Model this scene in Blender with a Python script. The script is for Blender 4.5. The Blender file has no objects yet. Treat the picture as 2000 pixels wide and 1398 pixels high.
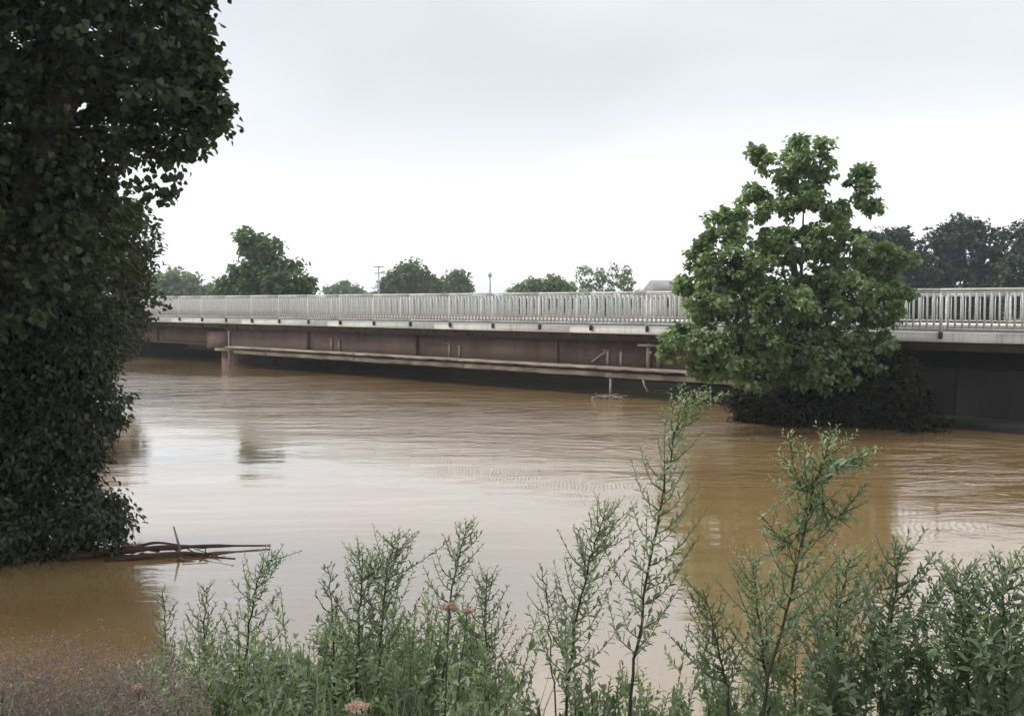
import bpy, math, random
import numpy as np
from mathutils import Vector, Matrix

# ------------------------------------------------------------------ camera, sky, sun, exposure
SC = bpy.context.scene
COL = SC.collection
EYE = 2.65                       # eye height above the flood water (z = 0)
FPX = 1950.0                     # focal length in photo pixels (2000 px wide)
PITCH = math.atan(106 / FPX)
cam_d = bpy.data.cameras.new('camera')
cam_d.sensor_width = 36.0
cam_d.lens = 36.0 * FPX / 2000.0
cam_d.clip_start = 0.05
cam_d.clip_end = 5000
cam = bpy.data.objects.new('camera', cam_d)
COL.objects.link(cam)
cam.location = (0, 0, EYE)
cam.rotation_euler = (math.pi / 2 - PITCH, 0, 0)
SC.camera = cam

SUN_DIR = Vector((-0.68, 0.16, 0.82)).normalized()      # towards the sun
world = bpy.data.worlds.new('World')
SC.world = world
world.use_nodes = True
wn, wl = world.node_tree.nodes, world.node_tree.links
wn.clear()
w_out = wn.new('ShaderNodeOutputWorld')
sky = wn.new('ShaderNodeTexSky')
sky.sky_type = 'NISHITA'
sky.sun_disc = False
sky.sun_elevation = math.asin(SUN_DIR.z)
sky.sun_rotation = math.atan2(SUN_DIR.x, SUN_DIR.y)
sky.air_density = 1.0
sky.dust_density = 2.0
bg_sky = wn.new('ShaderNodeBackground')
bg_sky.inputs['Strength'].default_value = 0.10
wl.new(sky.outputs[0], bg_sky.inputs['Color'])
# overcast cloud layer: a flat cloud deck seen from below (direction projected on a plane overhead)
tc = wn.new('ShaderNodeTexCoord')
sep = wn.new('ShaderNodeSeparateXYZ')
wl.new(tc.outputs['Generated'], sep.inputs[0])
def wmath(op, a, b=None, clamp=False):
    n = wn.new('ShaderNodeMath'); n.operation = op; n.use_clamp = clamp
    for i, v in enumerate((a, b)):
        if v is None: continue
        if isinstance(v, (int, float)): n.inputs[i].default_value = v
        else: wl.new(v, n.inputs[i])
    return n.outputs[0]
zz = wmath('ADD', wmath('MAXIMUM', sep.outputs['Z'], 0.0), 0.16)
comb = wn.new('ShaderNodeCombineXYZ')
wl.new(wmath('DIVIDE', sep.outputs['X'], zz), comb.inputs[0])
wl.new(wmath('DIVIDE', sep.outputs['Y'], zz), comb.inputs[1])
cl = wn.new('ShaderNodeTexNoise')
cl.inputs['Scale'].default_value = 0.5
cl.inputs['Detail'].default_value = 6
cl.inputs['Roughness'].default_value = 0.5
cl.inputs['Distortion'].default_value = 0.4
cmap = wn.new('ShaderNodeMapping')
cmap.inputs['Location'].default_value = (2.3, 0, 0)
wl.new(comb.outputs[0], cmap.inputs[0])
wl.new(cmap.outputs[0], cl.inputs['Vector'])
ramp = wn.new('ShaderNodeValToRGB')
ramp.color_ramp.elements[0].position = 0.36
ramp.color_ramp.elements[0].color = (0.345, 0.358, 0.376, 1)
e_mid = ramp.color_ramp.elements.new(0.50); e_mid.color = (0.405, 0.418, 0.436, 1)
ramp.color_ramp.elements[2].position = 0.72
ramp.color_ramp.elements[2].color = (0.70, 0.72, 0.745, 1)
wl.new(cl.outputs['Fac'], ramp.inputs[0])
# thin bright overcast towards the horizon all round
hz = wn.new('ShaderNodeMapRange')
hz.interpolation_type = 'SMOOTHSTEP'
hz.inputs['From Min'].default_value = 0.02
hz.inputs['From Max'].default_value = 0.24
hz.inputs['To Min'].default_value = 1.0
hz.inputs['To Max'].default_value = 0.0
wl.new(sep.outputs['Z'], hz.inputs[0])
hmix = wn.new('ShaderNodeMix'); hmix.data_type = 'RGBA'
wl.new(wmath('MULTIPLY', hz.outputs[0], 0.85), hmix.inputs['Factor'])
wl.new(ramp.outputs[0], hmix.inputs['A'])
hmix.inputs['B'].default_value = (0.58, 0.59, 0.605, 1)
bg_cl = wn.new('ShaderNodeBackground')
bg_cl.inputs['Strength'].default_value = 0.97
wl.new(hmix.outputs['Result'], bg_cl.inputs['Color'])
wmix = wn.new('ShaderNodeMixShader')
wmix.inputs[0].default_value = 0.95
wl.new(bg_sky.outputs[0], wmix.inputs[1])
wl.new(bg_cl.outputs[0], wmix.inputs[2])
wl.new(wmix.outputs[0], w_out.inputs['Surface'])

sun_d = bpy.data.lights.new('sun', 'SUN')
sun_d.energy = 1.5
sun_d.angle = math.radians(25)
sun_d.color = (1.0, 0.96, 0.9)
sun = bpy.data.objects.new('sun', sun_d)
COL.objects.link(sun)
sun.rotation_euler = SUN_DIR.to_track_quat('Z', 'Y').to_euler()

SC.view_settings.view_transform = 'Standard'
SC.view_settings.look = 'None'
SC.view_settings.exposure = 1.22
SC.view_settings.gamma = 1.0
SC.cycles.max_bounces = 6
SC.cycles.adaptive_threshold = 0.03
SC.cycles.transparent_max_bounces = 8
SC.cycles.use_denoising = True

# ------------------------------------------------------------------ helpers
def at(px, py, Y):
    """world point at depth Y that the photo shows at pixel (px, py)"""
    a = (px - 1000) / FPX; b = -(py - 699) / FPX
    d = np.array([a, math.cos(PITCH) + b * math.sin(PITCH), -math.sin(PITCH) + b * math.cos(PITCH)])
    return np.array([0, 0, EYE]) + d * (Y / d[1])

def norm(v):
    return v / np.maximum(np.linalg.norm(v, axis=-1, keepdims=True), 1e-9)

def mesh_np(name, V, F3=None, F4=None, var=None, smooth=False):
    """mesh from numpy vertices, triangles and quads"""
    V = np.asarray(V, dtype=np.float32)
    me = bpy.data.meshes.new(name)
    n3 = 0 if F3 is None else len(F3); n4 = 0 if F4 is None else len(F4)
    me.vertices.add(len(V)); me.vertices.foreach_set('co', V.ravel())
    loops = []
    if n3: loops.append(np.asarray(F3, dtype=np.int32).ravel())
    if n4: loops.append(np.asarray(F4, dtype=np.int32).ravel())
    L = np.concatenate(loops)
    me.loops.add(len(L)); me.loops.foreach_set('vertex_index', L)
    starts = np.concatenate([np.arange(n3) * 3, n3 * 3 + np.arange(n4) * 4]).astype(np.int32)
    me.polygons.add(n3 + n4)
    me.polygons.foreach_set('loop_start', starts)
    me.update(calc_edges=True)
    if smooth:
        me.polygons.foreach_set('use_smooth', np.ones(n3 + n4, dtype=bool))
    if var is not None:
        at_ = me.attributes.new('var', 'FLOAT', 'POINT')
        at_.data.foreach_set('value', np.asarray(var, dtype=np.float32))
    return me

def link(name, me, mat, parent=None):
    o = bpy.data.objects.new(name, me)
    COL.objects.link(o)
    if me is not None and mat is not None and not me.materials: me.materials.append(mat)
    if parent is not None: o.parent = parent
    return o

def tag(o, label=None, cat=None, group=None, kind=None):
    if label: o['label'] = label
    if cat: o['category'] = cat
    if group: o['group'] = group
    if kind: o['kind'] = kind
    return o

def empty(name, loc=(0, 0, 0), rz=0.0):
    o = bpy.data.objects.new(name, None)
    COL.objects.link(o)
    o.empty_display_size = 0.2
    o.location = [float(v) for v in loc]; o.rotation_euler = (0, 0, rz)
    return o

class MB:
    """collects boxes and tubes; build() links them as one mesh object"""
    def __init__(s): s.V = []; s.Q = []; s.T = []; s.n = 0
    def add(s, v, q=(), t=()):
        v = np.asarray(v, dtype=float).reshape(-1, 3)
        s.V.append(v)
        if len(q): s.Q.append(np.asarray(q) + s.n)
        if len(t): s.T.append(np.asarray(t) + s.n)
        s.n += len(v)
    def box(s, x0, x1, y0, y1, z0, z1, M=None):
        v = np.array([(x, y, z) for z in (z0, z1) for y in (y0, y1) for x in (x0, x1)], float)
        if M is not None: v = np.array([M @ Vector(p) for p in v])
        s.add(v, [(0, 2, 3, 1), (4, 5, 7, 6), (0, 1, 5, 4), (2, 6, 7, 3), (0, 4, 6, 2), (1, 3, 7, 5)])
        return s
    def bbox(s, x0, x1, y0, y1, z0, z1, b):
        """box with chamfered long edges (along x)"""
        prof = [(y0 + b, z0), (y1 - b, z0), (y1, z0 + b), (y1, z1 - b), (y1 - b, z1), (y0 + b, z1), (y0, z1 - b), (y0, z0 + b)]
        v = [(x, y, z) for x in (x0, x1) for y, z in prof]
        q = [(i, (i + 1) % 8, 8 + (i + 1) % 8, 8 + i) for i in range(8)]
        t = [(0, i + 1, i) for i in range(1, 7)] + [(8, 8 + i, 8 + i + 1) for i in range(1, 7)]
        s.add(v, q, t); return s
    def tube(s, P, R, k=6, cap=True):
        P = np.asarray(P, float); R = np.broadcast_to(np.asarray(R, float), (len(P),))
        T = norm(np.gradient(P, axis=0))
        ref = np.array([0.0, 0, 1]) if abs(T[:, 2]).mean() < 0.8 else np.array([1.0, 0, 0])
        U = norm(np.cross(T, ref)); W = np.cross(T, U)
        a = np.arange(k) * 2 * math.pi / k
        ring = P[:, None] + R[:, None, None] * (np.cos(a)[None, :, None] * U[:, None] + np.sin(a)[None, :, None] * W[:, None])
        n = len(P); q = []
        for i in range(n - 1):
            for j in range(k):
                q.append((i * k + j, i * k + (j + 1) % k, (i + 1) * k + (j + 1) % k, (i + 1) * k + j))
        v = ring.reshape(-1, 3); t = []
        if cap:
            v = np.vstack([v, P[:1], P[-1:]])
            for j in range(k):
                t.append((n * k, (j + 1) % k, j)); t.append((n * k + 1, (n - 1) * k + j, (n - 1) * k + (j + 1) % k))
        s.add(v, q, t); return s
    def mesh(s, name, smooth=False):
        return mesh_np(name, np.vstack(s.V), np.vstack(s.T) if s.T else None, np.vstack(s.Q) if s.Q else None, smooth=smooth)
    def build(s, name, mat, parent=None, smooth=False):
        return link(name, s.mesh(name, smooth), mat, parent)

def smooth_path(pts, n):
    """Catmull-Rom through pts, n samples"""
    pts = np.asarray(pts, float)
    P = np.vstack([2 * pts[0] - pts[1], pts, 2 * pts[-1] - pts[-2]])
    m = len(pts) - 1; out = []
    for u in np.linspace(0, m - 1e-6, n):
        i = int(u); f = u - i
        a, b, c, d = P[i:i + 4]
        out.append(0.5 * (2 * b + (c - a) * f + (2 * a - 5 * b + 4 * c - d) * f * f + (3 * b - a - 3 * c + d) * f ** 3))
    return np.array(out)

# ------------------------------------------------------------------ materials
def new_mat(name):
    m = bpy.data.materials.new(name); m.use_nodes = True
    nt = m.node_tree
    return m, nt.nodes, nt.links, nt.nodes['Principled BSDF']

def coords(nodes, links, scale=(1, 1, 1), obj=True):
    t = nodes.new('ShaderNodeTexCoord'); mp = nodes.new('ShaderNodeMapping')
    mp.inputs['Scale'].default_value = scale
    links.new(t.outputs['Object' if obj else 'Generated'], mp.inputs[0])
    return mp.outputs[0]

def noise(nodes, links, vec, scale, detail=4, rough=0.55, dist=0.0):
    n = nodes.new('ShaderNodeTexNoise')
    n.inputs['Scale'].default_value = scale; n.inputs['Detail'].default_value = detail
    n.inputs['Roughness'].default_value = rough; n.inputs['Distortion'].default_value = dist
    links.new(vec, n.inputs['Vector']); return n.outputs['Fac']

def cramp(nodes, links, fac, stops):
    r = nodes.new('ShaderNodeValToRGB'); e = r.color_ramp.elements
    while len(e) < len(stops): e.new(0.5)
    for el, (p, c) in zip(e, stops):
        el.position = p; el.color = (*c, 1) if len(c) == 3 else c
    links.new(fac, r.inputs[0]); return r.outputs[0]

def mixc(nodes, links, fac, a, b, mode='MIX'):
    m = nodes.new('ShaderNodeMix'); m.data_type = 'RGBA'; m.blend_type = mode
    for s, v in (('Factor', fac), ('A', a), ('B', b)):
        if isinstance(v, (int, float)): m.inputs[s].default_value = v
        elif isinstance(v, tuple): m.inputs[s].default_value = (*v, 1)
        else: links.new(v, m.inputs[s])
    return m.outputs['Result']

def bump(nodes, links, bsdf, h, strength, dist):
    b = nodes.new('ShaderNodeBump'); b.inputs['Strength'].default_value = strength; b.inputs['Distance'].default_value = dist
    links.new(h, b.inputs['Height']); links.new(b.outputs[0], bsdf.inputs['Normal']); return b

MAT = {}
def leaf_mat(name, dark, light, trans=0.3, rough=0.5, spec=0.35, young=None):
    m, N, L, p = new_mat(name)
    a = N.new('ShaderNodeAttribute'); a.attribute_name = 'var'
    stops = [(0.0, dark), (0.75, light)]
    if young: stops.append((1.0, young))
    c = cramp(N, L, a.outputs['Fac'], stops)
    nz = noise(N, L, coords(N, L), 1.3, 2)
    c = mixc(N, L, 0.35, c, cramp(N, L, nz, [(0.3, tuple(v * 0.6 for v in dark)), (0.7, light)]))
    L.new(c, p.inputs['Base Color'])
    p.inputs['Roughness'].default_value = rough
    p.inputs['Specular IOR Level'].default_value = spec
    t = N.new('ShaderNodeBsdfTranslucent')
    L.new(mixc(N, L, 1.0, c, (1.15, 1.3, 0.6), 'MULTIPLY'), t.inputs['Color'])
    mx = N.new('ShaderNodeMixShader'); mx.inputs[0].default_value = trans
    L.new(p.outputs[0], mx.inputs[1]); L.new(t.outputs[0], mx.inputs[2])
    L.new(mx.outputs[0], N['Material Output'].inputs['Surface'])
    MAT[name] = m; return m

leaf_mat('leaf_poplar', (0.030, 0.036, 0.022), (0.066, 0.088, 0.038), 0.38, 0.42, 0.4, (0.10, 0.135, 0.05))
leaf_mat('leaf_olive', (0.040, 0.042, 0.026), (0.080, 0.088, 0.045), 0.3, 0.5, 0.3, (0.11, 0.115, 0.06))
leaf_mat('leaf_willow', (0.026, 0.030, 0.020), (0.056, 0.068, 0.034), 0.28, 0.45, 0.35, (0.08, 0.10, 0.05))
leaf_mat('leaf_maple', (0.09, 0.14, 0.06), (0.235, 0.32, 0.155), 0.5, 0.34, 0.6, (0.42, 0.48, 0.34))
leaf_mat('leaf_far_green', (0.065, 0.115, 0.045), (0.135, 0.21, 0.08), 0.36, 0.5, 0.3, (0.14, 0.20, 0.08))
leaf_mat('leaf_far_pale', (0.13, 0.185, 0.095), (0.22, 0.28, 0.15), 0.4, 0.5, 0.3, (0.2, 0.25, 0.14))
leaf_mat('leaf_far_dark', (0.024, 0.045, 0.034), (0.050, 0.085, 0.060), 0.22, 0.5, 0.3, (0.065, 0.09, 0.065))
leaf_mat('leaf_ivy', (0.012, 0.013, 0.009), (0.024, 0.026, 0.016), 0.1, 0.7, 0.08)  # near-black leaves, deep shade of the thicket put into the colour
leaf_mat('leaf_weed', (0.155, 0.20, 0.13), (0.30, 0.355, 0.25), 0.5, 0.45, 0.45, (0.46, 0.51, 0.39))
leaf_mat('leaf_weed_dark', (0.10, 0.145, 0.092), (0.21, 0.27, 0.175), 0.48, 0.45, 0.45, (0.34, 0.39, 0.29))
leaf_mat('leaf_grass', (0.13, 0.17, 0.095), (0.24, 0.28, 0.17), 0.25, 0.55, 0.3, (0.24, 0.22, 0.15))
leaf_mat('petal_pink', (0.42, 0.24, 0.25), (0.62, 0.44, 0.44), 0.3, 0.6, 0.2, (0.75, 0.62, 0.60))
leaf_mat('seed_mauve', (0.16, 0.11, 0.12), (0.26, 0.19, 0.20), 0.3, 0.7, 0.2)

def simple(name, c0, c1, scale, rough, stretch=(1, 1, 1), bstr=0.4, bdist=0.02, spec=0.3, detail=5):
    m, N, L, p = new_mat(name)
    v = coords(N, L, stretch)
    n = noise(N, L, v, scale, detail, 0.6)
    L.new(cramp(N, L, n, [(0.3, c0), (0.7, c1)]), p.inputs['Base Color'])
    p.inputs['Roughness'].default_value = rough
    p.inputs['Specular IOR Level'].default_value = spec
    n2 = noise(N, L, v, scale * 6, 5, 0.6)
    bump(N, L, p, n2, bstr, bdist)
    MAT[name] = m; return m

simple('bark', (0.030, 0.026, 0.022), (0.085, 0.072, 0.058), 9, 0.9, (1, 1, 0.25), 0.8, 0.03)
simple('stem_green', (0.045, 0.060, 0.030), (0.090, 0.105, 0.055), 30, 0.6, (1, 1, 0.3), 0.1, 0.002)
simple('stem_brown', (0.030, 0.032, 0.020), (0.060, 0.062, 0.038), 30, 0.7, (1, 1, 0.3), 0.2, 0.002)
simple('driftwood', (0.035, 0.016, 0.011), (0.095, 0.045, 0.030), 7, 0.55, (0.3, 1, 1), 0.6, 0.02)
simple('asphalt', (0.040, 0.040, 0.042), (0.062, 0.061, 0.060), 3, 0.9, bstr=0.3, bdist=0.004)
simple('footway', (0.24, 0.235, 0.22), (0.36, 0.35, 0.33), 1.2, 0.9, bstr=0.3, bdist=0.004)
simple('metal_rail', (0.40, 0.40, 0.375), (0.68, 0.685, 0.66), 3.5, 0.5, bstr=0.08, bdist=0.002, spec=0.4)
simple('metal_dark', (0.030, 0.027, 0.026), (0.06, 0.05, 0.045), 8, 0.7)
simple('bracket_paint', (0.19, 0.14, 0.125), (0.36, 0.30, 0.275), 7, 0.75)
simple('brick_far', (0.30, 0.25, 0.21), (0.40, 0.34, 0.29), 3, 0.9)
simple('roof_far', (0.22, 0.21, 0.21), (0.32, 0.30, 0.29), 3, 0.9)
simple('pole_grey', (0.42, 0.43, 0.44), (0.52, 0.53, 0.54), 3, 0.6)

def concrete_edge():
    m, N, L, p = new_mat('concrete_edge')
    v = coords(N, L)
    c = cramp(N, L, noise(N, L, v, 1.1, 5, 0.6), [(0.3, (0.62, 0.61, 0.58)), (0.7, (0.80, 0.79, 0.76))])
    # run-off streaks down the face
    st = cramp(N, L, noise(N, L, coords(N, L, (2.2, 2.2, 0.12)), 3.5, 5, 0.7), [(0.52, (1, 1, 1)), (0.72, (0.55, 0.52, 0.48))])
    L.new(mixc(N, L, 0.8, c, st, 'MULTIPLY'), p.inputs['Base Color'])
    p.inputs['Roughness'].default_value = 0.85
    bump(N, L, p, noise(N, L, v, 14, 6, 0.6), 0.3, 0.01)
    MAT['concrete_edge'] = m
concrete_edge()

def rust_steel():
    m, N, L, p = new_mat('rust_steel')
    v = coords(N, L)
    c = cramp(N, L, noise(N, L, v, 0.5, 6, 0.62), [(0.25, (0.085, 0.052, 0.048)), (0.5, (0.140, 0.088, 0.072)), (0.75, (0.19, 0.135, 0.10))])
    st = cramp(N, L, noise(N, L, coords(N, L, (2.0, 2.0, 0.10)), 3.0, 5, 0.7), [(0.45, (1, 1, 1)), (0.70, (0.45, 0.40, 0.40))])
    c = mixc(N, L, 0.85, c, st, 'MULTIPLY')
    c = mixc(N, L, cramp(N, L, noise(N, L, coords(N, L, (1, 1, 0.5)), 1.7, 5, 0.65, 0.8), [(0.60, (0, 0, 0)), (0.74, (0.7, 0.7, 0.7))]), c, (0.24, 0.20, 0.18))
    c = mixc(N, L, cramp(N, L, noise(N, L, coords(N, L, (1, 1, 0.35)), 0.9, 6, 0.7, 0.5), [(0.52, (0, 0, 0)), (0.66, (0.8, 0.8, 0.8))]), c, (0.045, 0.030, 0.028))
    # tide band of dried silt low on the web
    sx = N.new('ShaderNodeSeparateXYZ'); t = N.new('ShaderNodeTexCoord'); L.new(t.outputs['Object'], sx.inputs[0])
    wob = noise(N, L, v, 0.8, 4, 0.6)
    ad = N.new('ShaderNodeMath'); ad.operation = 'MULTIPLY_ADD'; ad.inputs[1].default_value = 0.5; L.new(wob, ad.inputs[0]); L.new(sx.outputs['Z'], ad.inputs[2])
    silt = cramp(N, L, ad.outputs[0], [(0.0, (1, 1, 1)), (1.0, (0, 0, 0))])
    mr = N.new('ShaderNodeMapRange'); mr.inputs['From Min'].default_value = 1.10; mr.inputs['From Max'].default_value = 1.50
    mr.inputs['To Min'].default_value = 0.75; mr.inputs['To Max'].default_value = 0.0
    L.new(ad.outputs[0], mr.inputs[0])
    c = mixc(N, L, mr.outputs[0], c, (0.23, 0.165, 0.115))
    L.new(c, p.inputs['Base Color'])
    p.inputs['Roughness'].default_value = 0.8
    bump(N, L, p, noise(N, L, v, 12, 6, 0.6), 0.4, 0.01)
    MAT['rust_steel'] = m
rust_steel()

simple('ledge_concrete', (0.12, 0.095, 0.075), (0.34, 0.295, 0.245), 2.2, 0.85, (0.5, 1, 1), 0.5, 0.02)
simple('slab_stain_shade', (0.028, 0.022, 0.020), (0.065, 0.050, 0.042), 2.2, 0.9, (1, 1, 0.3), 0.5, 0.02)  # stain and the overhang's shade together in one dark colour
simple('abutment_dark', (0.010, 0.009, 0.009), (0.026, 0.022, 0.021), 1.2, 0.9, (1, 1, 0.4), 0.6, 0.03)  # near black: the shade under the deck is in the base colour
simple('pier_stone', (0.10, 0.060, 0.055), (0.19, 0.125, 0.11), 2.5, 0.9, bstr=0.6, bdist=0.02)

def ground_mat():
    m, N, L, p = new_mat('ground_soil')
    v = coords(N, L)
    c = cramp(N, L, noise(N, L, v, 0.35, 6, 0.65), [(0.30, (0.060, 0.044, 0.028)), (0.55, (0.055, 0.065, 0.028)), (0.75, (0.075, 0.095, 0.038))])
    L.new(c, p.inputs['Base Color']); p.inputs['Roughness'].default_value = 0.95
    bump(N, L, p, noise(N, L, v, 5, 6, 0.65), 0.8, 0.06)
    MAT['ground'] = m
ground_mat()

def water_mat():
    m, N, L, p = new_mat('flood_water')
    v = coords(N, L)
    c = cramp(N, L, noise(N, L, coords(N, L, (0.6, 1.5, 1)), 0.16, 6, 0.62, 1.6),
              [(0.30, (0.265, 0.158, 0.064)), (0.70, (0.355, 0.242, 0.110))])
    L.new(c, p.inputs['Base Color'])
    p.inputs['Roughness'].default_value = 0.06
    p.inputs['IOR'].default_value = 2.0
    p.inputs['Coat Weight'].default_value = 1.0; p.inputs['Coat Roughness'].default_value = 0.05; p.inputs['Coat IOR'].default_value = 1.6
    p.inputs['Specular IOR Level'].default_value = 0.5
    # ripples: long lazy swell, small chop in drifting patches
    def rot(scale, ang, sc=(1, 1, 1)):
        t = N.new('ShaderNodeTexCoord'); mp = N.new('ShaderNodeMapping')
        mp.inputs['Rotation'].default_value = (0, 0, ang); mp.inputs['Scale'].default_value = sc
        L.new(t.outputs['Object'], mp.inputs[0]); return mp.outputs[0]
    swell = noise(N, L, rot(1, 0.3, (0.5, 1, 1)), 0.55, 3, 0.5, 0.5)
    chop = noise(N, L, rot(1, -0.2, (0.5, 1, 1)), 1.9, 5, 0.58, 1.6)
    fine = noise(N, L, rot(1, 0.4, (0.7, 1, 1)), 11, 3, 0.5, 0.3)
    patch = cramp(N, L, noise(N, L, rot(1, 0.5, (0.35, 1, 1)), 0.16, 4, 0.6, 0.8), [(0.40, (0, 0, 0)), (0.68, (1, 1, 1))])
    # the current boils up where it leaves the bridge: distance from the bridge line
    sx = N.new('ShaderNodeSeparateXYZ'); t = N.new('ShaderNodeTexCoord'); L.new(t.outputs['Object'], sx.inputs[0])
    def M(op, a, b=None, c=None):
        n = N.new('ShaderNodeMath'); n.operation = op
        for i, q in enumerate((a, b, c)):
            if q is None: continue
            if isinstance(q, (int, float)): n.inputs[i].default_value = q
            else: L.new(q, n.inputs[i])
        return n.outputs[0]
    dist = M('ADD', M('MULTIPLY', M('SUBTRACT', sx.outputs['X'], 4.28), -0.6849), M('MULTIPLY', M('SUBTRACT', sx.outputs['Y'], 26.9), -0.7287))
    boil = N.new('ShaderNodeMapRange'); boil.interpolation_type = 'SMOOTHSTEP'
    boil.inputs['From Min'].default_value = 3.0; boil.inputs['From Max'].default_value = 13.0
    boil.inputs['To Min'].default_value = 1.0; boil.inputs['To Max'].default_value = 0.0
    L.new(dist, boil.inputs[0])
    amp = M('ADD', M('MULTIPLY', boil.outputs[0], M('MULTIPLY_ADD', patch, 2.6, 0.7)), M('MULTIPLY_ADD', patch, 0.40, 0.05))
    h = M('ADD', M('MULTIPLY', swell, 0.022), M('MULTIPLY', M('ADD', M('MULTIPLY', chop, 0.026), M('MULTIPLY', fine, 0.0035)), amp))
    b = bump(N, L, p, h, 1.0, 1.0); L.new(b.outputs[0], p.inputs['Coat Normal'])
    MAT['water'] = m
water_mat()

# ------------------------------------------------------------------ terrain and water
POLY = np.array([(-4.9, 5.6), (-2.5, 4.9), (0, 4.7), (3, 4.8), (8, 6.2), (12, 9), (15.5, 12), (18.5, 17.5), (12.8, 24.2), (9.5, 28),
                 (11, 33), (6, 41), (-6, 50), (-17, 58), (-24, 57), (-19.5, 46), (-13, 32), (-8.2, 20),
                 (-5.6, 14), (-4.6, 11), (-4.5, 9.6), (-5.2, 7.6)], float)
def river_dist(x, y):
    """signed distance to the water's edge, positive on land"""
    P = np.stack([x, y], -1); d = np.full(P.shape[:-1], 1e9); inside = np.zeros(P.shape[:-1], bool)
    for i in range(len(POLY)):
        a, b = POLY[i], POLY[(i + 1) % len(POLY)]
        ab = b - a; t = np.clip(((P - a) @ ab) / (ab @ ab), 0, 1)
        d = np.minimum(d, np.linalg.norm(P - a - t[..., None] * ab, axis=-1))
        cond = (a[1] > P[..., 1]) != (b[1] > P[..., 1])
        with np.errstate(divide='ignore', invalid='ignore'):
            xi = (b[0] - a[0]) * (P[..., 1] - a[1]) / (b[1] - a[1]) + a[0]
        inside ^= cond & (P[..., 0] < xi)
    return np.where(inside, -d, d)
B0 = np.array([4.28, 26.9]); E = np.array([-0.7287, 0.6849]); NN = np.array([0.6849, 0.7287])
def ground_h(x, y):
    x = np.asarray(x, float); y = np.asarray(y, float)
    d = river_dist(x, y)
    u = np.clip((d + 1.2) / 4.2, 0, 1)
    h = -0.75 + 1.85 * u * u * (3 - 2 * u)
    h += np.clip((d - 2) / 25, 0, 1) * 0.35
    h += 0.06 * np.sin(x * 1.7 + y * 0.6) * np.cos(y * 1.3 - x * 0.4) * np.clip(d + 0.5, 0, 1)
    r = np.abs((x - B0[0]) * NN[0] + (y - B0[1]) * NN[1] - 4.0)       # road embankment beyond the abutments
    k = np.clip((9.0 - r) / 5.0, 0, 1) * np.clip(d / 3.0, 0, 1)
    return h * (1 - k) + 1.5 * k
gx = np.concatenate([[-900, -500, -280, -160, -100, -70, -52], np.arange(-42, 42.1, 0.6), [50, 62, 80, 105, 150, 260, 500, 900]])
gy = np.concatenate([[-900, -400, -150, -60, -30, -16], np.arange(-10, 66, 0.6), [70, 76, 84, 95, 110, 130, 160, 220, 320, 520, 950]])
GX, GY = np.meshgrid(gx, gy)
GZ = ground_h(GX, GY)
nx, ny = len(gx), len(gy)
idx = np.arange(nx * ny).reshape(ny, nx)
quads = np.stack([idx[:-1, :-1], idx[:-1, 1:], idx[1:, 1:], idx[1:, :-1]], -1).reshape(-1, 4)
g = link('ground', mesh_np('ground', np.stack([GX, GY, GZ], -1).reshape(-1, 3), F4=quads, smooth=True), MAT['ground'])
tag(g, 'muddy grass covered river banks and flood plain', kind='structure')
mb = MB(); mb.add([(-120, -40, 0), (140, -40, 0), (140, 200, 0), (-120, 200, 0)], [(0, 1, 2, 3)])
tag(mb.build('river_water', MAT['water']), 'brown silty flood water filling the river', kind='structure')

# ------------------------------------------------------------------ bridge (local x along it to the left, local y towards the camera)
RZ = math.atan2(E[1], E[0])
def s_of(px):                     # distance along the bridge for a photo column
    return (64030.0 / (px + 1070) - 26.9) / 0.6849
bridge = empty('road_bridge', (B0[0], B0[1], 0), RZ)
tag(bridge, 'low road bridge with pale concrete edge and rusty brown girder just above the flood', 'bridge')
SL, SR = 42.0, -26.0
mb = MB(); mb.box(SR, SL, -11.2, -0.14, 1.60, 1.86); mb.build('deck_slab', MAT['slab_stain_shade'], bridge)
mb = MB(); mb.box(SR, SL, -9.4, -1.9, 1.864, 1.868); mb.build('road_surface', MAT['asphalt'], bridge)
for y0, y1 in ((-1.9, -0.402), (-10.8, -9.4)):
    mb = MB(); mb.bbox(SR, SL, y0, y1, 1.862, 1.98, 0.015); mb.build('footway', MAT['footway'], bridge)
s = SR; k = 0
while s < SL - 0.1:               # cast edge beam in lengths with open joints
    for y0, y1 in ((-0.40, 0.0), (-11.25, -10.802)):
        mb = MB(); mb.bbox(s + 0.006, s + 5.91 - 0.006, y0, y1, 1.80, 2.015, 0.02)
        mb.build('edge_beam', MAT['concrete_edge'], bridge)
    s += 5.91
S_PIER = 23.2; S_AB = -2.6
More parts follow.
